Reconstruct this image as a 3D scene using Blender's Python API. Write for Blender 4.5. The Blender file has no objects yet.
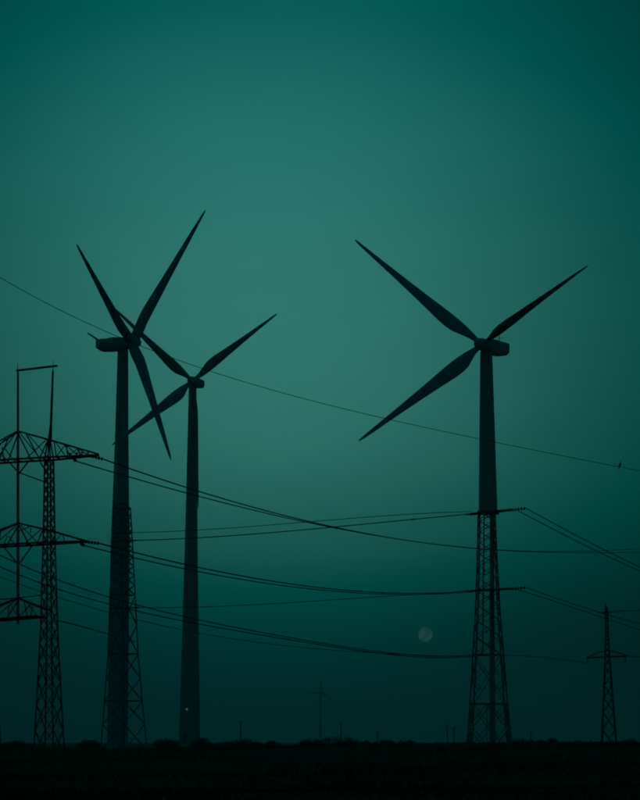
import bpy, math, random
import numpy as np
from mathutils import Vector, Matrix

random.seed(7)
rng = np.random.default_rng(7)
S = bpy.context.scene
COL = S.collection

# ------------------------------------------------------------------ camera
F = 2200.0                              # focal length in photo pixels (photo 640 x 800)
HORIZON = 742.0
TH = math.atan((HORIZON - 400.0) / F)   # pitch
EYE = Vector((0, 0, 1.7))
cam_d = bpy.data.cameras.new('camera')
cam = bpy.data.objects.new('camera', cam_d); COL.objects.link(cam)
cam_d.sensor_fit = 'VERTICAL'; cam_d.sensor_height = 36.0; cam_d.sensor_width = 36.0
cam_d.lens = F / 800.0 * 36.0
cam_d.clip_start = 0.5; cam_d.clip_end = 90000
cam.location = EYE
cam.rotation_euler = (math.radians(90) + TH, 0, 0)
S.camera = cam

# ------------------------------------------------------------------ view
S.view_settings.view_transform = 'Standard'
S.view_settings.look = 'None'
S.view_settings.exposure = 0.0
S.view_settings.gamma = 1.0
S.cycles.use_denoising = True
S.cycles.max_bounces = 4
S.cycles.volume_bounces = 0
S.cycles.pixel_filter_type = 'BLACKMAN_HARRIS'
S.cycles.filter_width = 1.9

# ------------------------------------------------------------------ sky
SUN_EL, SUN_AZ = math.radians(13.0), math.radians(-1.3)   # glow low behind the turbines
w = bpy.data.worlds.new('World'); S.world = w; w.use_nodes = True
nt = w.node_tree; N = nt.nodes; K = nt.links; N.clear()

def srgb(c):
    return tuple(((v / 255.0) / 12.92 if v / 255.0 < 0.04045 else ((v / 255.0 + 0.055) / 1.055) ** 2.4) for v in c)

def math_node(op, a, b=None, c=None):
    n = N.new('ShaderNodeMath'); n.operation = op
    for i, v in enumerate((a, b, c)):
        if v is None: continue
        if isinstance(v, (int, float)): n.inputs[i].default_value = v
        else: K.new(v, n.inputs[i])
    return n.outputs[0]

tc = N.new('ShaderNodeTexCoord')
sep = N.new('ShaderNodeSeparateXYZ'); K.new(tc.outputs['Generated'], sep.inputs[0])
dx, dy, dz = sep.outputs
# colour by height above the horizon: dark murk at the horizon, teal dusk glow above it, dim overhead
ramp = N.new('ShaderNodeValToRGB')
ramp.color_ramp.interpolation = 'B_SPLINE'
STOPS = [(0.000, (0, .0245, .0285)), (0.020, (0, .0285, .0320)), (0.040, (.002, .0440, .0430)), (0.056, (.0100, .0610, .0540)), (0.072, (.019, .0880, .0760)),
         (0.086, (.0290, .1140, .0990)), (0.113, (.0380, .156, .130)), (0.152, (.0540, .208, .178)),
         (0.222, (.0480, .203, .176)), (0.272, (.0350, .181, .167)), (0.325, (.0180, .110, .100)),
         (0.42, (.006, .073, .082)), (0.60, (.002, .084, .112)), (1.0, (.002, .088, .124))]
el = ramp.color_ramp.elements
while len(el) < len(STOPS): el.new(0.5)
for e, (p, c) in zip(el, STOPS): e.position = p; e.color = (*c, 1)
K.new(math_node('MAXIMUM', dz, 0.0), ramp.inputs[0])
# broad glow around the sunset direction, falling off to a dim even dusk all round
wid = N.new('ShaderNodeMapRange'); wid.interpolation_type = 'SMOOTHSTEP'; K.new(dz, wid.inputs[0])   # the murk narrows the glow low down
for i_, v_ in ((1, .02), (2, .13), (3, .118), (4, .152)): wid.inputs[i_].default_value = v_
gx = math_node('DIVIDE', math_node('ADD', dx, 0.0225), wid.outputs[0])
gauss = math_node('EXPONENT', math_node('MULTIPLY', math_node('MULTIPLY', gx, gx), -1.0))
front = N.new('ShaderNodeMapRange'); front.interpolation_type = 'SMOOTHSTEP'
K.new(dy, front.inputs[0]); front.inputs[1].default_value = -0.3; front.inputs[2].default_value = 0.85
FLOOR = 0.15
fac = math_node('ADD', math_node('MULTIPLY', math_node('MULTIPLY', gauss, front.outputs[0]), 1.0 - FLOOR), FLOOR)
# faint uneven veils of haze in the sky, stretched along the horizon
mpv = N.new('ShaderNodeMapping'); mpv.inputs['Scale'].default_value = (5, 5, 16); K.new(tc.outputs['Generated'], mpv.inputs[0])
veil = N.new('ShaderNodeTexNoise'); veil.inputs['Scale'].default_value = 1.3; veil.inputs['Detail'].default_value = 5; K.new(mpv.outputs[0], veil.inputs[0])
fac = math_node('MULTIPLY', fac, math_node('ADD', math_node('MULTIPLY', veil.outputs[0], 0.16), 0.92))
glow = N.new('ShaderNodeVectorMath'); glow.operation = 'SCALE'
K.new(ramp.outputs[0], glow.inputs[0]); K.new(fac, glow.inputs['Scale'])
sky = N.new('ShaderNodeTexSky'); sky.sky_type = 'NISHITA'; sky.sun_disc = False
sky.sun_elevation = SUN_EL; sky.sun_rotation = SUN_AZ; sky.dust_density = 1.0
tint = N.new('ShaderNodeVectorMath'); tint.operation = 'MULTIPLY'
K.new(sky.outputs[0], tint.inputs[0]); tint.inputs[1].default_value = (0.0, 0.00010, 0.00012)
tot = N.new('ShaderNodeVectorMath'); tot.operation = 'ADD'
K.new(glow.outputs[0], tot.inputs[0]); K.new(tint.outputs[0], tot.inputs[1])
sub = N.new('ShaderNodeVectorMath'); sub.operation = 'SUBTRACT'   # the dusk light holds hardly any red
K.new(tot.outputs[0], sub.inputs[0]); sub.inputs[1].default_value = (.0155, 0, 0)
lim = N.new('ShaderNodeVectorMath'); lim.operation = 'MAXIMUM'; K.new(sub.outputs[0], lim.inputs[0]); lim.inputs[1].default_value = (0, 0, 0)
bg = N.new('ShaderNodeBackground'); K.new(lim.outputs[0], bg.inputs[0]); bg.inputs[1].default_value = 1.0
out = N.new('ShaderNodeOutputWorld'); K.new(bg.outputs[0], out.inputs[0])

# ------------------------------------------------------------------ sun: almost gone behind the murk
sd = bpy.data.lights.new('sun', 'SUN'); sd.energy = 0.0125; sd.angle = math.radians(14); sd.color = (0.06, 1.0, 0.95)
so = bpy.data.objects.new('sun', sd); COL.objects.link(so)
sdir = Vector((math.sin(SUN_AZ) * math.cos(SUN_EL), math.cos(SUN_AZ) * math.cos(SUN_EL), math.sin(SUN_EL)))
so.rotation_euler = sdir.to_track_quat('Z', 'Y').to_euler()
so.location = (0, -20, 60)

# ------------------------------------------------------------------ pixel -> point
RT = Vector((1, 0, 0)); UP = Vector((0, -math.sin(TH), math.cos(TH))); FW = Vector((0, math.cos(TH), math.sin(TH)))
def ray(px, py):
    return (FW + RT * ((px - 320.0) / F) + UP * ((400.0 - py) / F))
def at(px, py, Y):
    d = ray(px, py); return EYE + d * (Y / d.y)
def on_plane(px, py, p0, u):
    """where the ray meets the vertical plane through p0 along plan direction u"""
    n = Vector((-u[1], u[0], 0)); d = ray(px, py)
    return EYE + d * ((Vector((p0[0], p0[1], 0)) - EYE).dot(n) / d.dot(n))

# ------------------------------------------------------------------ materials
def material(name, col, rough=0.6, metal=0.0, col2=None, scale=3.0, bump=0.0, stretch=(1, 1, 1), bscale=None, spec=0.3):
    m = bpy.data.materials.new(name); m.use_nodes = True
    t = m.node_tree; b = t.nodes['Principled BSDF']
    b.inputs['Roughness'].default_value = rough; b.inputs['Metallic'].default_value = metal
    b.inputs['Specular IOR Level'].default_value = spec
    b.inputs['Base Color'].default_value = (*col, 1)
    tcn = t.nodes.new('ShaderNodeTexCoord'); mp = t.nodes.new('ShaderNodeMapping'); mp.inputs['Scale'].default_value = stretch
    t.links.new(tcn.outputs['Object'], mp.inputs[0])
    if col2:
        nz = t.nodes.new('ShaderNodeTexNoise'); nz.inputs['Scale'].default_value = scale; nz.inputs['Detail'].default_value = 6
        t.links.new(mp.outputs[0], nz.inputs[0])
        r = t.nodes.new('ShaderNodeValToRGB'); r.color_ramp.elements[0].position = 0.35; r.color_ramp.elements[1].position = 0.68
        r.color_ramp.elements[0].color = (*col, 1); r.color_ramp.elements[1].color = (*col2, 1)
        t.links.new(nz.outputs[0], r.inputs[0]); t.links.new(r.outputs[0], b.inputs['Base Color'])
    if bump:
        nz2 = t.nodes.new('ShaderNodeTexNoise'); nz2.inputs['Scale'].default_value = bscale or scale * 4; nz2.inputs['Detail'].default_value = 5
        t.links.new(mp.outputs[0], nz2.inputs[0])
        bp = t.nodes.new('ShaderNodeBump'); bp.inputs['Strength'].default_value = bump; bp.inputs['Distance'].default_value = 0.05
        t.links.new(nz2.outputs[0], bp.inputs['Height']); t.links.new(bp.outputs[0], b.inputs['Normal'])
    return m
M = dict(
    paint=material('turbine_paint', (.60, .65, .72), .55, 0, (.52, .56, .62), .35, .05, (1, 1, .12)),
    blade=material('blade_gelcoat', (.50, .54, .60), .5, 0, (.43, .47, .52), .3),
    steel=material('galvanised_steel', (.10, .105, .105), .6, .5, (.07, .06, .055), 1.2, .1),
    zinc=material('pale_galvanised_steel', (.30, .31, .32), .6, .3, (.24, .24, .245), 1.2, .1),
    cable=material('cable_aluminium', (.06, .06, .06), .6, .4, (.045, .045, .045), 2.0),
    insul=material('insulator_glaze', (.035, .022, .018), .3, 0, (.05, .03, .02), 2.0),
    concrete=material('footing_concrete', (.22, .21, .2), .9, 0, (.3, .29, .28), 1.5, .3),
    ground=material('field_soil', (.026, .028, .017), .95, 0, (.045, .042, .027), .25, .6, bscale=3.0, spec=.1),
    grass=material('dry_grass', (.035, .04, .018), .9, 0, (.055, .05, .028), .4, spec=.05),
    leaf=material('shrub_leaf', (.035, .05, .02), .85, 0, (.06, .075, .03), .6, spec=.1),
    wood=material('weathered_wood', (.10, .08, .06), .9, 0, (.14, .12, .1), 1.0, .2, (1, 1, .2)),
    door=material('door_steel', (.12, .14, .15), .5, .2, (.1, .11, .12), 2.0),
    feather=material('bird_feather', (.02, .02, .022), .7, 0, (.035, .035, .035), 30.0),
)
def emission(name, c1, c2, scale, strength=1.0):
    m = bpy.data.materials.new(name); m.use_nodes = True; t = m.node_tree; t.nodes.clear()
    o = t.nodes.new('ShaderNodeOutputMaterial'); e = t.nodes.new('ShaderNodeEmission'); t.links.new(e.outputs[0], o.inputs[0])
    tcn = t.nodes.new('ShaderNodeTexCoord'); nz = t.nodes.new('ShaderNodeTexNoise'); nz.inputs['Scale'].default_value = scale
    nz.inputs['Detail'].default_value = 2.0
    t.links.new(tcn.outputs['Generated'], nz.inputs[0])
    r = t.nodes.new('ShaderNodeValToRGB'); r.color_ramp.elements[0].position = .4; r.color_ramp.elements[1].position = .62
    r.color_ramp.elements[0].color = (*c1, 1); r.color_ramp.elements[1].color = (*c2, 1)
    t.links.new(nz.outputs[0], r.inputs[0]); t.links.new(r.outputs[0], e.inputs[0]); e.inputs[1].default_value = strength
    return m
M['moon'] = emission('moonlit_surface', (.015, .070, .060), (.027, .104, .088), 2.0)
M['lamp'] = emission('lamp_glow', (.10, .12, .125), (.12, .14, .145), 1.0)

# ------------------------------------------------------------------ mesh helpers
class MB:
    def __init__(s): s.v = []; s.f = []
    def add(s, v, f):
        o = len(s.v); s.v += [tuple(x) for x in v]; s.f += [tuple(i + o for i in q) for q in f]
    def box_between(s, p, q, a, b=None, up=None):
        """beam of section a x b from p to q"""
        b = b or a; p = Vector(p); q = Vector(q); d = (q - p).normalized()
        r = Vector(up) if up is not None else (Vector((0, 0, 1)) if abs(d.z) < .9 else Vector((0, 1, 0)))
        e1 = d.cross(r).normalized(); e2 = d.cross(e1).normalized()
        v = [c + e1 * (sx * a / 2) + e2 * (sy * b / 2) for c in (p, q) for sx, sy in ((-1, -1), (1, -1), (1, 1), (-1, 1))]
        s.add(v, [(0, 1, 2, 3), (7, 6, 5, 4), (0, 4, 5, 1), (1, 5, 6, 2), (2, 6, 7, 3), (3, 7, 4, 0)])
    def loft(s, rings, cap=True):
        n = len(rings[0]); v = [p for r in rings for p in r]; f = []
        for k in range(len(rings) - 1):
            for i in range(n):
                j = (i + 1) % n; f.append((k * n + i, k * n + j, (k + 1) * n + j, (k + 1) * n + i))
        if cap: f += [tuple(range(n))[::-1], tuple((len(rings) - 1) * n + i for i in range(n))]
        s.add(v, f)
    def tube(s, pts, rad, n=6):
        pts = [Vector(p) for p in pts]; rings = []
        for i, p in enumerate(pts):
            d = (pts[min(i + 1, len(pts) - 1)] - pts[max(i - 1, 0)]).normalized()
            r = Vector((0, 0, 1)) if abs(d.z) < .95 else Vector((0, 1, 0))
            e1 = d.cross(r).normalized(); e2 = e1.cross(d).normalized()
            R = rad[i] if isinstance(rad, (list, tuple)) else rad
            rings.append([p + (e1 * math.cos(a) + e2 * math.sin(a)) * R for a in [2 * math.pi * k / n for k in range(n)]])
        s.loft(rings)
    def build(s, name, mat, parent=None, smooth=False, org=None):
        """verts are in world space; the object sits at its parent's origin (or at org)"""
        base = Vector(parent['_org']) if parent is not None and '_org' in parent else (Vector(org) if org is not None else Vector((0, 0, 0)))
        me = bpy.data.meshes.new(name)
        me.from_pydata([tuple(Vector(v) - base) for v in s.v], [], s.f); me.update()
        if smooth:
            me.polygons.foreach_set('use_smooth', [True] * len(me.polygons))
            me.set_sharp_from_angle(angle=math.radians(40))
        me.materials.append(M[mat] if isinstance(mat, str) else mat)
        o = bpy.data.objects.new(name, me); COL.objects.link(o)
        if parent is not None:
            o.parent = parent
            if parent.type == 'MESH': o['_sub'] = 1
        elif org is not None: o.location = base
        o['_org'] = tuple(base)
        return o

def thing(name, loc, label, cat, group=None):
    o = bpy.data.objects.new(name, None); COL.objects.link(o); o.location = loc; o['_org'] = tuple(loc)
    o.empty_display_size = 1.0
    return tag(o, label, cat, group)
def tag(o, label, cat, group=None):
    o['label'] = label; o['category'] = cat
    if group: o['group'] = group
    return o

# one shared angle-iron mesh for every lattice member: unit length along Z, unit leg width
_a = MB()
prof = [(-.5, -.5), (.5, -.5), (.5, -.28), (-.28, -.28), (-.28, .5), (-.5, .5)]
_a.loft([[Vector((x, y, z)) for x, y in prof] for z in (0, 1)])
ANGLE = bpy.data.meshes.new('angle_iron'); ANGLE.from_pydata(_a.v, [], _a.f); ANGLE.update(); ANGLE.materials.append(M['steel'])
ANGLE_PALE = ANGLE.copy(); ANGLE_PALE.name = 'pale_angle_iron'; ANGLE_PALE.materials.clear(); ANGLE_PALE.materials.append(M['zinc'])
def member(name, p, q, width, parent):
    p = Vector(p); q = Vector(q); d = q - p
    o = bpy.data.objects.new(name, ANGLE_PALE if parent.get('_pale') else ANGLE); COL.objects.link(o); o.parent = parent
    base = Vector(parent['_org'])
    rot = d.to_track_quat('Z', 'X').to_matrix().to_4x4()
    o.matrix_local = Matrix.Translation(p - base) @ rot @ Matrix.Diagonal((width, width, d.length, 1))
    o['_org'] = tuple(base)
    return o

# ------------------------------------------------------------------ ground
def height(x, y):
    r = np.hypot(x, y)
    und = .22 * np.sin(x * .021 + 1.3) * np.sin(y * .017) + .12 * np.sin(x * .07 + y * .043) + .07 * np.sin(x * .19 - y * .23 + 2)
    und += .035 * np.sin(x * .9 + .4 * np.sin(y * .5)) * np.sin(y * .7 + x * .2)
    swell = (1.33 + .0055 * np.clip(x, -40, 40) + .03 * np.sin(x * .23) + .02 * np.sin(x * .71 + 1)) * np.exp(-((y - 150) / 55.0) ** 2)
    return und * np.clip(r / 60, 0, 1) * np.clip((900 - r) / 500, .12, 1) - .05 + swell
def H(x, y): return float(height(np.array(float(x)), np.array(float(y))))
ys = np.concatenate([-np.geomspace(10000, 30, 30), np.linspace(-25, 40, 12), np.linspace(42, 150, 200), np.geomspace(151, 700, 200), np.geomspace(720, 10000, 60)])
us = np.concatenate([-np.geomspace(10000, 42, 40), np.linspace(-40, 40, 220), np.geomspace(42, 10000, 40)])
gx_, gy_ = np.meshgrid(us, ys)
gz = height(gx_, gy_)
nb, na = gx_.shape
verts = np.stack([gx_, gy_, gz], -1).reshape(-1, 3)
idx = np.arange(nb * na).reshape(nb, na)
faces = np.stack([idx[:-1, :-1], idx[:-1, 1:], idx[1:, 1:], idx[1:, :-1]], -1).reshape(-1, 4)
gm = bpy.data.meshes.new('ground'); gm.from_pydata(verts.tolist(), [], faces.tolist()); gm.update()
gm.polygons.foreach_set('use_smooth', [True] * len(gm.polygons)); gm.materials.append(M['ground'])
ground = bpy.data.objects.new('ground', gm); COL.objects.link(ground); ground['kind'] = 'structure'

# rough grass over the near field
n = 42000
yy = 46 * (180 / 46) ** rng.random(n); xx = (rng.random(n) - .5) * yy * .36
clump = np.sin(xx * .35 + 2 * np.sin(yy * .13)) * np.sin(yy * .21 + xx * .1)
hh = (.05 + .13 * rng.random(n) ** 2) * (1 + .6 * clump); ww = .012 + .0002 * yy
ang = rng.random(n) * math.pi; lean = rng.normal(0, .12, (n, 2))
zz = height(xx, yy)
c, s_ = np.cos(ang) * ww, np.sin(ang) * ww
v = np.empty((n, 3, 3))
v[:, 0] = np.stack([xx - c, yy - s_, zz - .02], -1); v[:, 1] = np.stack([xx + c, yy + s_, zz - .02], -1)
v[:, 2] = np.stack([xx + lean[:, 0] * hh * 3, yy + lean[:, 1] * hh * 3, zz + hh], -1)
me = bpy.data.meshes.new('grass'); me.from_pydata(v.reshape(-1, 3).tolist(), [], np.arange(3 * n).reshape(n, 3).tolist()); me.update()
me.materials.append(M['grass'])
go = bpy.data.objects.new('grass', me); COL.objects.link(go); go['kind'] = 'stuff'
tag(go, 'rough dry grass growing over the dark field', 'grass')

# ------------------------------------------------------------------ lattice mast builder
def lattice(root, cx, cy, prof, phi, levels, leg_w, brace_w, rings=(), ring_w=None, z0=0.0, cross=True, lean=0.0):
    """four corner legs whose spread follows prof [(z, radius)], X bracing between the levels"""
    def rad(z): return float(np.interp(z, [p[0] for p in prof], [p[1] for p in prof]))
    def corner(k, z):
        a = phi + k * math.pi / 2; r = rad(z)
        return Vector((cx + lean * z + r * math.cos(a), cy + r * math.sin(a), z))
    for k in range(4):
        m = MB()
        for (za, _), (zb, _) in zip(prof[:-1], prof[1:]):
            m.box_between(corner(k, za), corner(k, zb + .02), leg_w, leg_w)
        m.build('leg', 'zinc' if root.get('_pale') else 'steel', root)
        f = MB(); p = corner(k, z0)
        f.box_between(p + Vector((0, 0, -.5)), p + Vector((0, 0, .35)), leg_w * 3.2); f.build('footing', 'concrete', root)
    for za, zb in zip(levels[:-1], levels[1:]):
        for k in range(4):
            a, b = corner(k, za), corner(k + 1, za); c_, d_ = corner(k, zb), corner(k + 1, zb)
            off = ((a + b) / 2 - Vector((cx + lean * za, cy, za))).normalized() * (brace_w * .6)
            member('brace', a, d_, brace_w, root)
            if cross: member('brace', b + off, c_ + off, brace_w, root)
    for z in rings:
        for k in range(4): member('tie_beam', corner(k, z), corner(k + 1, z), ring_w or brace_w * 1.4, root)
    return corner

def insulator(p, q, parent, discs=5, r=.22, name='insulator'):
    """string of shed discs between p and q"""
    p = Vector(p); q = Vector(q); m = MB(); d = (q - p); L = d.length; d.normalize()
    e1 = d.cross(Vector((0, 0, 1)) if abs(d.z) < .9 else Vector((0, 1, 0))).normalized(); e2 = d.cross(e1)
    prof_ = [(0, .05)]
    for i in range(discs):
        c0 = L * (i + .5) / discs; h = L / discs
        prof_ += [(c0 - .30 * h, .06), (c0 - .22 * h, r * .8), (c0 + .05 * h, r), (c0 + .2 * h, r * .45), (c0 + .3 * h, .06)]
    prof_ += [(L, .05)]
    m.loft([[p + d * z + (e1 * math.cos(t) + e2 * math.sin(t)) * R for t in [2 * math.pi * k / 8 for k in range(8)]] for z, R in prof_])
    return m.build(name, 'insul', parent, True)

def auto_levels(prof, z0, z1, ratio):
    """panel heights that follow the width of the mast"""
    lv = [z0]
    while True:
        r = float(np.interp(lv[-1], [p[0] for p in prof], [p[1] for p in prof])); nz_ = lv[-1] + max(r * ratio, .5)
        if nz_ > z1 - .3 * r * ratio: break
        lv.append(nz_)
    return lv + [z1]

# ------------------------------------------------------------------ wind turbines
def blade_mesh(root_p, tip_p, pitch, chord=.082, bend=.012, flip=1, fat=False):
    root_p = Vector(root_p); tip_p = Vector(tip_p); d = tip_p - root_p; L = d.length; b = d.normalized()
    view = ((root_p + tip_p) / 2 - EYE).normalized()
    e = b.cross(view).normalized() * flip
    e = Matrix.Rotation(pitch, 3, b) @ e
    nrm = b.cross(e).normalized()
    T = [0, .035, .07, .11, .16, .21, .27, .35, .45, .55, .65, .75, .85, .93, .975, 1.0]
    C = [.030, .031, .040, .058, .076, .082, .079, .069, .057, .047, .038, .030, .023, .017, .012, .006]
    if fat: C = [.062, .065, .068, .070, .070, .068, .064, .057, .049, .042, .035, .029, .022, .016, .012, .006]
    TK = [.6, .6, .55, .45, .36, .30, .27, .24, .22, .2, .19, .18, .17, .16, .16, .2]
    rings = []
    for t, c, k in zip(T, C, TK):
        c = c * L * chord / .082; tw = math.radians(12) * (1 - t) ** 2
        ev = Matrix.Rotation(tw, 3, b) @ e; nv = Matrix.Rotation(tw, 3, b) @ nrm
        ctr = root_p + b * (L * t) + nrm * (bend * L * t * t)
        sh = .0 if t < .05 else .16 * min(1, (t - .05) / .12)
        ring = []
        for a in [2 * math.pi * i / 14 for i in range(14)]:
            x = math.cos(a); y = math.sin(a)
            taper = 1 - .55 * max(0, x) * min(1, t / .15)          # thin trailing edge
            ring.append(ctr + ev * (c * (.5 * x + sh)) + nv * (c * k * .5 * y * taper))
        rings.append(ring)
    m = MB(); m.loft(rings); return m

def nacelle(root, hub, axis, length, hgt, wid, tail=None, rear_cut=.25):
    """lofted housing behind the hub; axis is the plan direction the rotor faces"""
    a = Vector((axis[0], axis[1], .02)).normalized(); sd_ = Vector((0, 0, 1)).cross(a).normalized(); up = a.cross(sd_)
    st = [(.9, .36, .36, .02), (.3, .44, .42, .02), (-.15 * length, .5, .5, 0), (-.55 * length, .5, .5, 0), (-.86 * length, .48, .47, .03), (-.985 * length, .45, .37, .13), (-length, .41, .33, .13)]
    rings = []
    for z, hw, hh_, lift in st:
        ring = []
        for i in range(16):
            t = 2 * math.pi * i / 16; cx_, sy_ = math.cos(t), math.sin(t)
            px_ = math.copysign(abs(cx_) ** .3, cx_); py_ = math.copysign(abs(sy_) ** .3, sy_)
            ring.append(hub + a * (z - 1.6) + sd_ * (px_ * hw * wid) + up * (py_ * hh_ * hgt + lift * hgt))
        rings.append(ring)
    m = MB(); m.loft(rings); nac = m.build('nacelle', 'paint', root, True)
    # spinner
    m = MB()
    m.loft([[hub + a * z + (sd_ * math.cos(t) + up * math.sin(t)) * r for t in [2 * math.pi * k / 16 for k in range(16)]]
            for z, r in ((-1.0, 1.05), (-.5, 1.28), (.3, 1.28), (1.1, 1.15), (1.8, .8), (2.15, .2))])
    m.build('hub', 'paint', root, True)
    # roof hatch and rear grille give the housing its seams
    m = MB(); c0 = hub + a * (-1.6 - .45 * length) + up * (hgt * .53)
    m.box_between(c0 + a * (.12 * length), c0 - a * (.12 * length), wid * .5, .12, up); m.build('roof_hatch', 'paint', nac)
    return nac, a, sd_, up

def tube(root, prof, name='tower', mat='paint', seams=()):
    """tapered round tower: prof [(centre, radius)]"""
    m = MB(); rings = []
    for c_, r in prof:
        rings.append([Vector(c_) + Vector((math.cos(t) * r, math.sin(t) * r, 0)) for t in [2 * math.pi * k / 32 for k in range(32)]])
    m.loft(rings); o = m.build(name, mat, root, True)
    for c_, r in seams:
        f = MB(); c_ = Vector(c_)
        f.loft([[c_ + Vector((math.cos(t) * rr, math.sin(t) * rr, z)) for t in [2 * math.pi * k / 32 for k in range(32)]]
                for z, rr in ((-.10, r + .002), (-.09, r + .045), (.09, r + .045), (.10, r + .002))], cap=False)
        f.build('flange', mat, o, True)
    return o

def turbine(name, label, Y, hub_px, tips, axis, nac, tower_px, Lpx, chord=.082, z_bottom=None, fat=False):
    """tips: (px, py, sign of depth, pitch in degrees). tower_px: [(px centre, py, half width px)] from top to bottom"""
    sc = Y / F
    hub = at(*hub_px, Y)
    top = at(tower_px[0][0], tower_px[0][1], Y)
    base = Vector((top.x, Y, 0))
    Yt = Y + nac.get('set', 2.2)
    base = Vector((at(tower_px[0][0], tower_px[0][1], Yt).x, Yt, H(top.x, Yt)))
    root = thing(name, base, label, 'wind turbine', 'wind turbines')
    prof = []
    for c_, py, hw in tower_px:
        p = at(c_, py, Yt); prof.append((Vector((base.x, Yt, p.z)), hw * Yt / F))
    if z_bottom is None: prof[-1] = (Vector((base.x, Yt, base.z - .3)), prof[-1][1])
    seams = []
    for fz in nac.get('seams', (.33, .62)):
        z = prof[-1][0].z + (prof[0][0].z - prof[-1][0].z) * fz
        zs = [p[0].z for p in prof][::-1]; rs = [p[1] for p in prof][::-1]
        seams.append((Vector((base.x, Yt, z)), float(np.interp(z, zs, rs))))
    tw = tube(root, prof, 'tower', 'paint', seams)
    nc, a, sd_, up = nacelle(root, hub, axis, nac['len'], nac['h'], nac['w'])
    for px, py, sgn, pitch in tips:
        l2 = math.hypot(px - hub_px[0], py - hub_px[1])
        z = sgn * math.sqrt(max(Lpx ** 2 - l2 ** 2, 0))
        tip = at(px, py, Y - z * sc)
        d = (tip - hub).normalized()
        blade_mesh(hub + d * .55, tip, math.radians(pitch), chord, fat=fat).build('blade', 'blade', root, True)
    return root, hub, base, tw, prof, nc, a, sd_, up

YP1, YP3 = 430.0, 440.0
# the turbine by the left-hand pylon, blades like a leaning Y
r1, hub1, base1, tw1, pr1, nc1, a1, s1, u1 = turbine('wind_turbine',
    'wind turbine with boxy nacelle and rear mast, its tube standing behind a lattice pylon', 462.0, (132, 343),
    [(204.5, 211, -1, 20), (76, 243.5, 1, 15), (172, 461, 1, 20)], (.93, -.37), dict(len=6.5, h=2.75, w=2.8, set=1.6, seams=(.25, .5, .76)),
    [(123.0, 349, 5.4), (122.6, 430, 6.7), (121.5, 500, 8.3), (121.5, 545, 9.6), (119, 740, 10.2)], 165, fat=True)
m = MB(); q0 = at(97.5, 339.5, 462.0); q1 = at(87.5, 333, 462.0); m.tube([q0, q1], [.24, .15], 6); m.build('rear_mast', 'paint', r1)

# the turbine behind, smaller, with a lamp by its door
r2, hub2, base2, tw2, pr2, nc2, a2, s2, u2 = turbine('wind_turbine',
    'slimmer wind turbine with plain full-length tube and small lit lamp near its foot', 611.0, (192.5, 381),
    [(276, 314, -1, 28), (113, 307, 1, 10), (111.5, 445.5, 1, 5), (199.2, 508, -1, 52)], (-.3, -.95), dict(len=5.0, h=2.5, w=2.6, seams=(.2, .42, .7)),
    [(192.7, 386, 3.9), (190.5, 550, 6.5), (187, 740, 10.7)], 130, .09)
def on_tube(px, py, Y, r, out=0.0):
    p = at(px, py, Y); cx_ = base2.x; x = max(-.98, min(.98, (p.x - cx_) / r)); return Vector((cx_ + x * (r + out), base2.y - math.sqrt(1 - x * x) * (r + out), p.z))
rl = 10 * 611 / F
lp = on_tube(187, 709, 611, rl * .97)
m = MB(); m.box_between(lp + Vector((0, .3, .2)), lp + Vector((0, -.45, .2)), .16); br = m.build('lamp_bracket', 'steel', r2)
m = MB(); m.loft([[lp + Vector((math.cos(t) * rr, -.45 + math.sin(t) * rr, z)) for t in [2 * math.pi * k / 10 for k in range(10)]] for z, rr in ((.12, .16), (0, .22), (-.15, .2), (-.25, .08))])
m.build('lamp', 'lamp', br, True)
dp = on_tube(186, 738, 611, rl * 1.02)
m = MB(); m.box_between(dp + Vector((0, .35, -1.2)), dp + Vector((0, .35, 1.3)), 1.0, .9, (0, 1, 0)); m.build('door', 'door', r2)

# the turbine whose tube rises out of the right-hand pylon
r3, hub3, base3, tw3, pr3, nc3, a3, s3, u3 = turbine('wind_turbine',
    'wind turbine whose wide tube rises from the top of a see-through lattice pylon', 440.0, (482, 344.5),
    [(355.5, 241, -1, 20), (588, 264, 1, 42), (358, 441.5, 1, 8)], (-.62, -.78), dict(len=6.6, h=2.9, w=2.9, set=2.0, seams=(.35, .7)),
    [(486.2, 352, 6.1), (487.0, 420, 7.6), (488.3, 506, 9.3), (488.4, 511, 9.3)], 180, .085, z_bottom=1)
zt3 = pr3[-1][0].z
bx3 = base3.x
tube(r3, [(Vector((bx3 + .75, base3.y, zt3 + .01)), .42), (Vector((bx3 + .5, base3.y, zt3 * .5)), .5), (Vector((bx3 + .35, base3.y, base3.z - .3)), .62)], 'service_shaft', 'paint')
m = MB(); q = at(499.3, 339, 442.0); m.tube([q + Vector((0, 0, -.6)), q + Vector((0, 0, .75))], .08, 6); m.box_between(q + Vector((-.5, 0, .2)), q + Vector((.9, 0, .25)), .07); m.build('wind_vane', 'paint', nc3)

# far-off turbine in the haze
def far_turbine():
    Y = 4000.0; hub = at(320.5, 692.3, Y); base = Vector((hub.x, Y + 4, H(hub.x, Y)))
    rt = thing('wind_turbine', base, 'tiny faint wind turbine far off in the haze beyond the shrubs', 'wind turbine', 'wind turbines')
    tube(rt, [(Vector((base.x, Y + 4, hub.z)), 1.7), (Vector((base.x, Y + 4, -.3)), 2.9)])
    nacelle(rt, hub, (-.5, -.86), 10, 4, 4)
    for px, py, z in ((304.5, 692.6, 6), (334.5, 702, -4), (321.5, 676, 3)):
        tip = at(px, py, Y - z * Y / F)
        blade_mesh(hub, tip, .1, .1).build('blade', 'blade', rt, True)
far_turbine()

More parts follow.
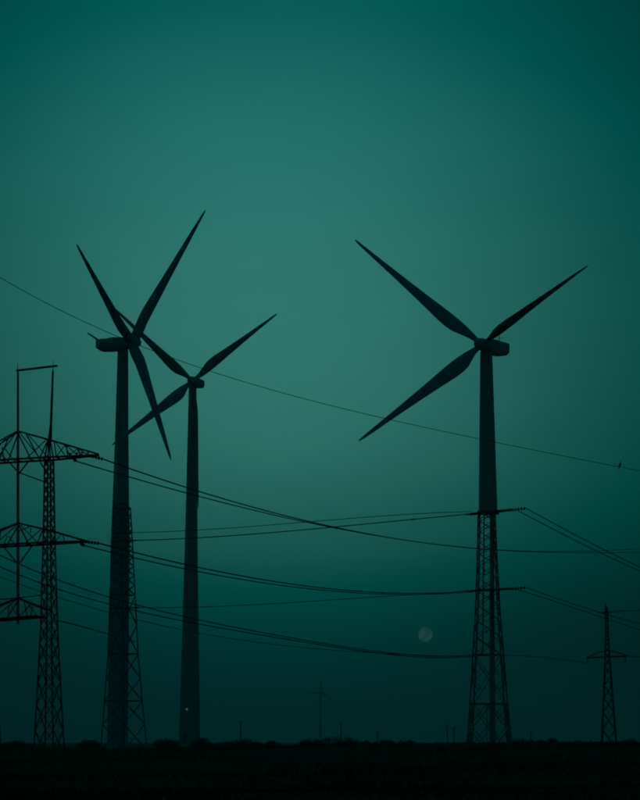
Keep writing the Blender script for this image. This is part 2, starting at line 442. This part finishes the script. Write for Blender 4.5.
# ------------------------------------------------------------------ lattice pylons under / in front of the turbines
def pylon_profile(cx_px, Y, rows, cosphi):
    base = at(cx_px, HORIZON, Y); prof = []
    for py, hw in rows:
        z = at(cx_px, py, Y).z; dep = Y * math.cos(TH) + z * math.sin(TH)
        prof.append((max(z, 0.0), hw * dep / F / cosphi))
    prof.sort(); return Vector((base.x, Y, 0)), prof
PHI = math.radians(19.0)

PH3 = math.radians(34.0); PH1 = math.radians(6.0)
b3, prof3 = pylon_profile(489.3, YP3, [(745, 24), (704, 19.9), (655, 16.2), (600, 12.3), (555, 10.3), (511, 8.8)], math.cos(PH3))
prof3[0] = (0.0, prof3[0][1])
p3 = thing('lattice_pylon', (b3.x, b3.y, H(b3.x, b3.y)), 'dark steel lattice pylon with two cross-arms carrying the wide turbine tube', 'pylon', 'power line pylons')
p3['_pale'] = 1
def zpx(py, Y, px=489.0): return at(px, py, Y).z
lv3 = auto_levels(prof3, zpx(704, YP3), zpx(655, YP3), 1.9)
lv3 = [zpx(704, YP3), zpx(655, YP3)] + auto_levels(prof3, zpx(655, YP3), zpx(511.5, YP3), .92)[1:]
c3 = lattice(p3, b3.x, b3.y, prof3, PH3, lv3, .26, .15, [zpx(704, YP3), zpx(655, YP3), zpx(590, YP3), zpx(511.5, YP3)], .28, b3.z)
# plan bracing (mid verticals of the wide bottom panel)
zb3 = zpx(704, YP3)
for k in range(4):
    mb, mt = (c3(k, 0) + c3(k + 1, 0)) / 2, (c3(k, zb3) + c3(k + 1, zb3)) / 2
    member('brace', mb, mt, .17, p3)
    for e in (k, k + 1):
        lo, hi, md = c3(e, 0), c3(e, zb3), c3(e, zb3 * .5); inn = (mb + mt) / 2
        member('brace', mb, md, .17, p3); member('brace', mt, md, .17, p3); member('brace', lo, inn, .15, p3); member('brace', hi, inn, .15, p3)
# redundant bracing inside the two wide panels
for za, zb_ in ((zb3, zpx(655, YP3)),):
    for k in range(4):
        a_, b_, c__, d__ = c3(k, za), c3(k + 1, za), c3(k, zb_), c3(k + 1, zb_); zm = (za + zb_) / 2
        for e, (p_, q_) in ((k, (a_, c__)), (k + 1, (b_, d__))):
            me_ = c3(e, zm); o1 = a_.lerp(d__, .28) if e == k else b_.lerp(c__, .28); o2 = c__.lerp(b_, .28) if e == k else d__.lerp(a_, .28)
            member('brace', me_, o1, .13, p3); member('brace', me_, o2, .13, p3)
for px_t, px_b in ((484.2, 482.5), (491.6, 493.5)):   # climbing rails up the inside of the mast
    member('rail', at(px_b, 655, YP3), at(px_t, 512, YP3), .26, p3)
for i_ in range(12):
    py_ = 518 + i_ * 11.5; member('rung', at(484.1 - i_ * .12, py_, YP3), at(491.7 + i_ * .13, py_ - 3, YP3), .12, p3)
UA = Vector((math.cos(math.radians(-24)), math.sin(math.radians(-24)), 0)); VA = Vector((-UA.y, UA.x, 0))
def platform(root, z, c, rad_, th=.3):
    m = MB(); m.loft([[Vector((c.x + math.cos(a) * rad_, c.y + math.sin(a) * rad_, zz_)) for a in [PHI + k * math.pi / 2 for k in range(4)]] for zz_ in (z, z + th)])
    return m.build('platform', 'steel', root)
platform(p3, zpx(511.5, YP3) - .35, Vector((bx3, base3.y)), 2.4, .33)
ends3 = {}
for nm, yl, yr, py_l, py_r, pxr in (('up', 514.2, 511.0, 514.2, 508.3, 526), ('lo', 591.0, 589.6, 591, 587.6, 526)):
    L0 = on_plane(471, yl, b3, UA); R0 = on_plane(508, yr - .8, b3, UA); w_ = 1.7
    m = MB()
    for s in (-1, 1):
        m.box_between(L0 + VA * (s * .35), (L0 + R0) / 2 + VA * (s * w_), .3, .34); m.box_between((L0 + R0) / 2 + VA * (s * w_), R0 + VA * (s * .35), .3, .34)
    m.box_between(L0 - VA * .5, L0 + VA * .5, .28, .36); m.box_between(R0 - VA * .5, R0 + VA * .5, .28, .36)
    for t in (.2, .35, .5, .65, .8):
        c_ = L0.lerp(R0, t); ww_ = .35 + (w_ - .35) * (1 - abs(t - .5) * 2)
        m.box_between(c_ - VA * ww_, c_ + VA * ww_, .18, .2)
    arm = m.build('cross_arm', 'steel', p3)
    R1 = on_plane(pxr, py_r, b3, UA); R2 = on_plane(518, py_r + 2.0, b3, UA) - VA * .9
    insulator(R0, R1, arm, 6, .36); insulator(R0 - VA * .5, R2, arm, 4, .28)
    Lb = L0 + VA * .7
    insulator(L0, L0 - UA * 1.2, arm, 3, .3)
    ends3[nm] = (L0 - UA * 1.2, R1, R2, Lb)

b1, prof1 = pylon_profile(124.0, YP1, [(745, 23), (705, 19), (655, 14.9), (595, 12.4), (545, 10.2), (508, 8.4)], math.cos(PH1))
prof1[0] = (0.0, prof1[0][1])
p1 = thing('lattice_pylon', (b1.x, b1.y, H(b1.x, b1.y)), 'dark steel lattice pylon standing right in front of the boxy turbine tube', 'pylon', 'power line pylons')
p1['_pale'] = 1
def z1(py): return at(124, py, YP1).z
lv1 = [0.0, z1(724), z1(701), z1(678), z1(654), z1(625), z1(595)] + auto_levels(prof1, z1(595), z1(508), .8)[1:]
LEAN1 = (at(122.1, 520, YP1).x - b1.x) / z1(520)
c1 = lattice(p1, b1.x, b1.y, prof1, PH1, lv1, .24, .13, [z1(701), z1(654), z1(595), z1(508)], .28, b1.z, lean=LEAN1)
# sloping cap of the mast
m = MB(); tip1 = Vector((b1.x + LEAN1 * z1(503), b1.y, z1(503)))
for k in range(4): m.box_between(c1(k, z1(508)), tip1, .18)
m.build('mast_cap', 'steel', p1)
ends1 = []
for py, ln in ((541, 2.6), (533, 1.6), (608, 3.0)):
    c_ = Vector((b1.x + LEAN1 * z1(py), b1.y, z1(py))); m = MB(); m.box_between(c_ - UA * ln, c_ + UA * ln, .22, .26); arm = m.build('cross_arm', 'steel', p1)
    insulator(c_ + UA * ln, c_ + UA * (ln + .6), arm, 3, .2); ends1.append(c_ + UA * (ln + .6))

# ------------------------------------------------------------------ twin-mast pylon at the left edge
YL = 232.0
PL = at(18, 600, YL)
def LP(px, py): return on_plane(px, py, PL, UA)
bl = LP(49.3, 742)
pl = thing('gantry_pylon', (PL.x, PL.y, H(PL.x, PL.y)), 'tall dark lattice gantry pylon with stacked truss arms and goalpost-shaped top', 'pylon', 'power line pylons')
def mast(cx_px):
    b = LP(cx_px, 742); Y = b.y; PH = math.radians(21.8)
    prof = []
    for py, hw in [(745, 15), (690, 11.2), (630, 8.2), (540, 5.7), (460, 4.4), (440, .9)]:
        z = on_plane(cx_px, py, PL, UA).z; dep = Y * math.cos(TH) + z * math.sin(TH)
        prof.append((max(z, 0.0), hw * dep / F / math.cos(PH)))
    prof.sort(); prof[0] = (0.0, prof[0][1])
    lv = auto_levels(prof, 0, prof[-2][0], 1.75)
    zt_ = LP(cx_px, 450).z
    ln = (LP(cx_px, 450).x - b.x) / zt_
    cr = lattice(pl, b.x, b.y, prof, PH, lv, .14, .085, [prof[-2][0]], .12, 0.0, lean=ln)
    return b, prof, cr
bm, profm, cm = mast(49.5)
bm2, profm2, cm2 = mast(-14.0)
# centre post with goalpost rods
m = MB(); m.tube([LP(18, 624), LP(18, 460)], .15, 8); m.tube([LP(18, 461), LP(18, 372)], [.15, .11], 8); m.build('centre_post', 'steel', pl)
m = MB(); m.tube([LP(17.8, 372), LP(17.6, 362)], [.06, .015], 6); m.build('lightning_rod', 'steel', pl)
m = MB(); m.tube([LP(49.8, 442), LP(51.0, 425), LP(53, 371)], [.24, .14, .11], 8); m.build('mast_rod', 'steel', pl)
m = MB(); m.tube([LP(53, 371), LP(53.4, 360)], [.06, .015], 6); m.build('lightning_rod', 'steel', pl)
m = MB(); m.box_between(LP(16.6, 370.6), LP(57.2, 365.8), .17, .21); m.build('top_bar', 'steel', pl)
m = MB(); m.tube([LP(-14, 441), LP(-16, 425), LP(-20, 376)], [.22, .1, .075], 8); m.build('mast_rod', 'steel', pl)
def truss(bottom, top, webs, extra=(), hw=1.15):
    """bottom/top: polylines of (px, py, half gap factor)"""
    par = pl
    def P(pt, s): return LP(pt[0], pt[1]) + VA * (s * hw * pt[2])
    m = MB()
    for s in (-1, 1):
        for a, b in zip(bottom[:-1], bottom[1:]): m.box_between(P(a, s), P(b, s), .17, .2)
    for k in range(13):
        t = k / 12; x = bottom[0][0] + (bottom[-1][0] - bottom[0][0]) * t
        gy = np.interp(x, [b[0] for b in bottom], [b[1] for b in bottom]); gf = np.interp(x, [b[0] for b in bottom], [b[2] for b in bottom])
        m.box_between(P((x, gy, gf), -1), P((x, gy, gf), 1), .09)
    arm = m.build('truss_arm', 'steel', par)
    for a, b in zip(top[:-1], top[1:]):
        for s in (-1, 1):
            if a[2] == 0 and b[2] == 0 and s == 1: continue
            member('top_chord', P(a, s), P(b, s), .17, arm)
    for a, b in webs:
        for s in (-1, 1):
            member('web', P((*a, .15), s), P((*b, 1), s), .105, arm)
    for a, b in extra: member('knee_brace', LP(*a), LP(*b), .12, arm)
    return arm
armT = truss([(-62, 465, .2), (-14, 462.5, 1), (18, 460.5, 1), (50, 458.6, 1), (98, 455.2, .15)],
             [(-62, 464, .1), (-14, 450.5, .5), (18, 431, .1), (50, 440, .5), (98, 454, .1)],
             [((18, 431.5), (36, 459)), ((47, 440), (33, 459)), ((27, 434), (44, 458)), ((55, 442), (62, 457.5)), ((66, 445), (62, 457.5)), ((66, 445), (75, 457)),
              ((78, 448.5), (75, 457)), ((78, 448.5), (86, 456)), ((18, 431.5), (2, 461)), ((-8, 447), (4, 461)), ((8, 437), (-8, 462)), ((3, 447), (10, 461)),
              ((-30, 456), (-20, 463)), ((-42, 459), (-34, 464))],
             [((28, 462), (19.5, 473)), ((10, 463), (18, 472)), ((20, 473), (45, 482)), ((40, 462), (46, 471)), ((-6, 463), (-12, 472))])
armM = truss([(-55, 549, .2), (-14, 546.5, 1), (18, 545, 1), (50, 543.2, 1), (88, 541.4, .15)],
             [(-55, 548, .1), (-14, 536, .4), (18, 523, .1), (50, 530.5, .4), (86, 541, .1)],
             [((20, 525), (34, 544)), ((42, 529.5), (31, 544)), ((30, 527), (25, 532)), ((17, 526), (1, 545)), ((0, 531), (-8, 546)), ((8, 536), (10, 545)), ((62, 534), (60, 543))],
             [((32, 546), (20, 563)), ((4, 547), (17, 563))])
armB = truss([(-14, 621, 1), (18, 618.3, 1), (42, 616.5, 1)],
             [(-14, 611, .3), (18, 598, .1), (49, 610.5, .3)],
             [((32, 604), (25, 617)), ((18, 599), (1, 618)), ((10, 605), (14, 618)), ((25, 601), (33, 617))],
             [((18, 598), (42, 595)), ((18, 598), (-14, 600.5))])
for arm, pts in ((armT, [((88, 455.3), (103.5, 459.3), 5), ((72, 457.2), (76, 461.2), 3)]), (armM, [((84, 541.6), (99.5, 543.4), 5), ((80, 543), (84, 545.5), 3)])):
    for a, b, k in pts: insulator(LP(*a) + VA * .15, LP(*b), arm, k, .2)
for x in (70, 77, 82, 88):   # jumper posts on the outer arm
    y = 458.0 - (x - 50) * .065; insulator(LP(x, y), LP(x, y - 4.2), armT, 2, .17)

# ------------------------------------------------------------------ slim pylon at the right edge
YR = 490.0
br_, profr = pylon_profile(609.0, YR, [(745, 10), (700, 6.2), (660, 3.2), (640, 2.0), (608, 1.4)], math.cos(PHI))
profr[0] = (0.0, profr[0][1])
pr = thing('lattice_pylon', (br_.x, br_.y, H(br_.x, br_.y)), 'slim spike-topped lattice pylon with one bow-braced cross-arm', 'pylon', 'power line pylons')
lattice(pr, br_.x, br_.y, profr, PHI + .25, auto_levels(profr, 0, profr[-1][0], 1.9), .24, .13, [profr[2][0]], .2, 0.0)
def RP(px, py): return on_plane(px, py, br_, UA)
m = MB(); m.tube([RP(606.2, 609), RP(605.9, 603.5)], [.25, .06], 6); m.build('spike', 'steel', pr)
m = MB(); m.box_between(RP(598.5, 612.8), RP(613, 612), .28); am = m.build('earth_wire_arm', 'steel', pr)
m = MB()
for s in (-1, 1):
    m.box_between(RP(586.5, 657.8) + VA * .1 * s, RP(607, 657) + VA * (.8 * s), .3); m.box_between(RP(607, 657) + VA * (.8 * s), RP(628, 656) + VA * .1 * s, .3)
arm = m.build('cross_arm', 'steel', pr)
m = MB(); m.tube([RP(587.5, 657.2), RP(597, 652.9), RP(603, 651.2), RP(607, 650.9), RP(612, 651.1), RP(618, 652.4), RP(627, 655.8)], .13, 6); m.build('bow_brace', 'steel', arm)
insulator(RP(587.5, 658), RP(587.3, 663), arm, 4, .24); insulator(RP(625.3, 656.5), RP(625.3, 664), arm, 5, .24)

# ------------------------------------------------------------------ cables
def catmull(P, m_=10):
    P = [2 * P[0] - P[1]] + P + [2 * P[-1] - P[-2]]; out_ = []
    for i in range(1, len(P) - 2):
        for k in range(m_):
            t = k / m_; a, b, c_, d_ = P[i - 1], P[i], P[i + 1], P[i + 2]
            out_.append(.5 * ((2 * b) + (c_ - a) * t + (2 * a - 5 * b + 4 * c_ - d_) * t * t + (3 * b - a - 3 * c_ + d_) * t ** 3))
    return out_ + [P[-2]]
def smooth_mids(A, B, mids):
    """fit one parabola of sag to the traced points, so the span hangs as a cable does"""
    u = (B - A); u2 = Vector((u.x, u.y, 0)); L = u2.length; ud = u2 / L
    S_, Z_ = [], []
    for px, py in mids:
        p = on_plane(px, py, A, ud); s = (Vector((p.x, p.y, 0)) - Vector((A.x, A.y, 0))).dot(ud) / L
        S_.append(s); Z_.append(p.z - (A.z + (B.z - A.z) * s))
    S_ = np.array(S_); Z_ = np.array(Z_)
    quart = len(mids) > 6
    basis = np.stack([S_ * (1 - S_), S_ * (1 - S_) * (S_ - .5)] + ([S_ * (1 - S_) * (S_ - .5) ** 2] if quart else []), -1)
    co = np.linalg.lstsq(basis, Z_, rcond=None)[0]
    c4 = co[2] if quart else 0.0
    return [A + u * t + Vector((0, 0, t * (1 - t) * (co[0] + co[1] * (t - .5) + c4 * (t - .5) ** 2))) for t in np.linspace(0, 1, 160)]
def cable(label, A, B, mids, r=.05, spacers=(), name='power_cable'):
    A = Vector(A); B = Vector(B); pts = smooth_mids(A, B, mids)
    r *= 1.35; m = MB(); m.tube(pts, r, 5); o = m.build(name, 'cable', None, True, org=A); tag(o, label, 'cable', 'power cables')
    for px in spacers:
        best = min(range(len(pts)), key=lambda i: abs((pts[i] - EYE).dot(RT) / (pts[i] - EYE).dot(FW) * F + 320 - px)); p = pts[best]; q = pts[best + 1]
        d = (q - p).normalized(); k = MB(); k.tube([p - d * .5, p - d * .25, p, p + d * .25, p + d * .5], [r * 1.05, r * 1.9, r * 1.4, r * 1.9, r * 1.05], 8); k.build('damper', 'steel', o, True)
    return o, pts
_, thin = cable('thin overhead wire crossing the whole sky with a bird perched on it', at(-160, 160, 48), at(760, 490, 66),
      [(0, 275), (58, 311), (110, 334), (215, 373), (340, 406), (480, 440), (560, 456), (640, 470)], .0062)
cable('upper cable falling from the tip of the gantry pylon top arm', LP(103.5, 459.3), at(700, 553, 800), [(128, 468), (190, 489), (250, 506), (320, 523), (400, 540), (475, 549), (560, 552), (640, 552.5)], .06)
cable('lower cable falling from under the gantry pylon top arm', LP(76, 461.2), at(700, 552.5, 800), [(128, 478), (190, 494), (250, 509), (320, 524.5), (400, 540), (475, 548), (560, 551.5)], .055)
cable('upper cable from the gantry middle arm to the lower arm under the wide turbine', LP(99.5, 543.4), ends3['lo'][0], [(128, 551.5), (182, 563.5), (250, 577), (320, 588), (385, 593), (440, 592.3)], .06, (383,))
cable('lower cable from the gantry pylon middle arm to the same lower pylon arm', LP(84, 545.5), ends3['lo'][0] + VA * .5 + Vector((0, 0, -.2)), [(128, 557), (182, 568), (250, 580), (320, 590.5), (385, 594.5), (440, 593.2)], .055)
cable('nearly level cable joining the two pylons at the upper cross-arm', ends3['up'][0], ends1[0], [(415, 519.5), (320, 528), (220, 536.5), (150, 540.5)], .075, (413,))
cable('thinner nearly level cable just above the one joining the two pylons', ends3['up'][3] + Vector((0, 0, .6)), ends1[1], [(415, 513.8), (320, 521), (220, 528.5), (150, 532.5)], .05)
cable('faint level cable joining the two pylons at the lower cross-arm', ends3['lo'][3] + Vector((0, 0, -.2)), ends1[2], [(385, 596.5), (320, 600.5), (250, 605), (180, 607.5)], .05)
tz = [c3(k, zpx(655, YP3)) for k in range(4)]; lf = min(tz, key=lambda p: p.x); rf = max(tz, key=lambda p: p.x)
cable('upper of the long sagging cables passing low behind the gantry pylon', at(-60, 522, 300), lf, [(0, 556), (60, 582), (90, 591), (137, 603.5), (180, 614.5), (250, 631), (320, 644), (400, 653)], .065)
cable('middle of the long sagging cables passing low behind the gantry pylon', at(-60, 536, 300), lf + Vector((.05, .3, -.25)), [(0, 568), (60, 591), (90, 599), (137, 609.5), (180, 619), (250, 634), (320, 646), (400, 654.5)], .065, (425,))
cable('lowest and faintest of the long sagging cables passing behind the gantry pylon', at(-60, 552, 300), lf + Vector((.1, .6, -.5)), [(0, 577), (60, 600), (137, 619), (250, 640), (320, 649), (400, 655.5)], .04)
cable('short thick cable from the gantry pylon bottom arm to the nearest pylon mast', cm(0, LP(59, 620).z), c1(0, z1(642)), [(80, 626), (110, 634.5)], .06)
cable('upper of two cables leaving the upper cross-arm insulators of the turbine-topped pylon', ends3['up'][1], at(730, 602, 520), [(560, 526.5), (600, 548), (640, 567)], .07)
cable('lower of two cables leaving the upper cross-arm insulators of the turbine-topped pylon', ends3['up'][2], at(730, 604, 515), [(560, 532.5), (600, 553), (640, 571)], .07)
cable('upper of two cables leaving the lower cross-arm insulators of the turbine-topped pylon', ends3['lo'][1], at(730, 644, 520), [(560, 599.5), (590, 609.5), (640, 624)], .06)
cable('lower of two cables leaving the lower cross-arm insulators of the turbine-topped pylon', ends3['lo'][2], at(730, 651, 515), [(560, 603.5), (596, 615), (640, 630)], .06)
cable('faint low cable from the turbine-topped pylon to the slim pylon cross-arm', rf, RP(587.3, 663) + Vector((0, 0, 0)), [(545, 657.5)], .05)
cable('level cable leaving the spike arm of the slim pylon', RP(612, 611.5), at(760, 606, 470), [(640, 610.5)], .06)
cable('level cable leaving the bow-braced arm of the slim pylon', RP(628, 656), at(760, 658, 470), [(640, 657)], .06)

# ------------------------------------------------------------------ bird on the wire
bi = min(range(len(thin)), key=lambda i: abs((thin[i] - EYE).dot(RT) / (thin[i] - EYE).dot(FW) * F + 320 - 620.6))
bp = thin[bi]
m = MB()
spine = [(-.045, -.095, .008), (-.038, -.06, .014), (-.022, -.015, .026), (-.008, .022, .036), (.004, .055, .033), (.010, .08, .022), (.014, .098, .022), (.020, .115, .021), (.026, .128, .012), (.044, .124, .004)]
m.tube([bp + Vector((x, 0, z + .02)) for x, z, r in spine], [r for *_, r in spine], 10)
m.box_between(bp + Vector((-.004, -.012, -.012)), bp + Vector((-.004, -.012, .03)), .007); m.box_between(bp + Vector((-.004, .012, -.012)), bp + Vector((-.004, .012, .03)), .007)
tag(m.build('bird', 'feather', None, True, org=bp), 'small dark bird perched on the thin overhead wire', 'bird')

# ------------------------------------------------------------------ far poles
def far_pole(px, py_top, Y, label, arms=1):
    b = at(px, HORIZON, Y); top = at(px, py_top, Y); g = H(b.x, Y)
    rt = thing('utility_pole', (b.x, Y, g), label, 'pole', 'far utility poles')
    m = MB(); m.tube([Vector((b.x, Y, g - .3)), Vector((b.x, Y, top.z))], [.5, .32], 8); m.build('pole', 'wood', rt)
    for k in range(arms):
        m = MB(); z = top.z - 1.0 - 1.6 * k; m.box_between(Vector((b.x - 1.4, Y - .45, z)), Vector((b.x + 1.4, Y - .45, z)), .3); m.build('cross_arm', 'wood', rt)
for px, pt, Y, lab in ((240.5, 721, 1300, 'lone far pole between the slim turbine foot and the tiny hazy turbine'),
                       (341, 722, 1400, 'far pole standing just beside the tiny hazy turbine'),
                       (377.5, 731, 1500, 'short far pole between the hazy turbine and the paired poles'),
                       (447.3, 724, 1350, 'taller of two far poles close together left of the turbine-topped pylon'),
                       (454, 726.5, 1350, 'shorter of two far poles close together beside the turbine-topped pylon'),
                       (531, 731, 1500, 'short faint far pole between the turbine-topped and slim pylons')):
    far_pole(px, pt, Y, lab)

# ------------------------------------------------------------------ shrubs along the field edge
def shrub(px, Y, wpx, hpx, label, seed):
    r_ = np.random.default_rng(seed); b = at(px, HORIZON, Y); sc = Y / F; rx = wpx * sc / 2; hz = hpx * 1.7 * sc + 2.05
    g = H(b.x, Y)
    rt = thing('shrub', (b.x, Y, g), label, 'shrub', 'shrubs along the field edge')
    m = MB()
    for k in range(5):
        a = r_.uniform(0, 6.28); t = r_.uniform(.2, .7); base = Vector((b.x + r_.uniform(-.4, .4) * rx * .6, Y, g - .1))
        m.tube([base, base + Vector((math.cos(a) * t, math.sin(a) * t, hz * .4)), base + Vector((math.cos(a) * rx * .5, math.sin(a) * t * 2, hz * .75))], [.07, .05, .02], 5)
    m.build('stem', 'wood', rt)
    cl = [(r_.uniform(-.8, .8), r_.uniform(-.6, .6), r_.uniform(.45, 1.0)) for _ in range(12)]
    n_ = 2200; vs, fs = [], []
    for i in range(n_):
        cxx, cyy, s = cl[i % len(cl)]
        d = r_.normal(0, 1, 3); d /= np.linalg.norm(d); rad_ = r_.random() ** .4
        env = math.sqrt(max(0, 1 - cxx * cxx * .9))
        x = b.x + rx * (cxx + d[0] * rad_ * .36); y = Y + 2.2 * (cyy + d[1] * rad_ * .5)
        z = g + max(.05, hz * env * s * .62 + d[2] * rad_ * hz * .36 * env)
        sz = r_.uniform(.10, .26); e1 = Vector(r_.normal(0, 1, 3)).normalized(); e2 = e1.cross(Vector(r_.normal(0, 1, 3))).normalized()
        p = Vector((x, y, z)); o_ = len(vs)
        vs += [p - e1 * sz, p + e2 * sz * .45, p + e1 * sz, p - e2 * sz * .45]; fs.append((o_, o_ + 1, o_ + 2, o_ + 3))
    f = MB(); f.add(vs, fs); f.build('foliage', 'leaf', rt)
SH = [(88, 520, 26, 1.6, 'low shrub between the gantry pylon foot and the next pylon'),
      (167, 560, 30, 2.6, 'low shrub just before the foot of the slim turbine, pylon side'),
      (203, 560, 26, 2.6, 'low shrub just past the foot of the slim turbine'),
      (228, 580, 26, 2.2, 'flat-topped shrub under the lone far pole'),
      (248, 580, 32, 3.0, 'rounded shrub beside the lone far pole'),
      (272, 600, 22, 1.0, 'very low shrub in the gap before the tiny hazy turbine'),
      (311, 560, 24, 3.0, 'shrub on the near side of the tiny hazy turbine foot'),
      (330, 560, 34, 4.4, 'tallest rounded shrub under the tiny hazy turbine'),
      (347, 560, 26, 3.2, 'shrub sloping away under the pole by the hazy turbine'),
      (368, 590, 24, 1.5, 'low shrub under the short far pole'),
      (386, 590, 22, 1.4, 'low shrub just after the short far pole'),
      (406, 590, 22, 1.5, 'last low shrub before the gap of open field'),
      (521, 500, 34, 2.0, 'broad low shrub beside the turbine-topped pylon foot'),
      (548, 500, 30, 1.8, 'low shrub midway between the turbine-topped and slim pylons'),
      (583, 470, 30, 2.0, 'low shrub against the slim pylon foot'),
      (628, 470, 30, 1.6, 'low shrub on the far side of the slim pylon foot'),
      (15, 520, 36, 1.2, 'low shrub behind the gantry pylon foot')]
for i, (px, Y, wd, hp, lab) in enumerate(SH): shrub(px, Y, wd, hp, lab, 100 + i)

# ------------------------------------------------------------------ moon, low and dim in the murk
D = 40000.0
mo_d = ray(425.3, 634.5).normalized(); mr = 7.2 / F * D
m = MB(); c_ = EYE + mo_d * D
m.loft([[c_ + Vector((math.cos(t) * math.sin(a) * mr, math.sin(t) * math.sin(a) * mr, math.cos(a) * mr)) for t in [2 * math.pi * k / 40 for k in range(40)]] for a in np.linspace(.02, math.pi - .02, 24)])
mo = m.build('moon', 'moon', None, True, org=c_); tag(mo, 'dim greenish full moon low in the murky sky', 'moon')

# ------------------------------------------------------------------ haze
m = MB(); X = 10050.0; zt = 175.0
m.add([(-X, -X, -3), (X, -X, -3), (X, X, -3), (-X, X, -3), (-X, -X, zt), (X, -X, zt), (X, X, zt), (-X, X, zt)],
      [(3, 2, 1, 0), (4, 5, 6, 7), (0, 1, 5, 4), (1, 2, 6, 5), (2, 3, 7, 6), (3, 0, 4, 7)])
hm = bpy.data.materials.new('haze_air'); hm.use_nodes = True; t = hm.node_tree; t.nodes.clear()
o_ = t.nodes.new('ShaderNodeOutputMaterial'); pv = t.nodes.new('ShaderNodeVolumePrincipled')
pv.inputs['Color'].default_value = (.80, .85, .87, 1); pv.inputs['Density'].default_value = 0.00021; pv.inputs['Anisotropy'].default_value = .55
t.links.new(pv.outputs[0], o_.inputs['Volume'])
hz_ = m.build('haze', hm); hz_['kind'] = 'stuff'; tag(hz_, 'thin dusk haze lying over the whole plain', 'haze')

for o in bpy.data.objects:
    for k in ('_org', '_sub', '_pale'):
        if k in o: del o[k]
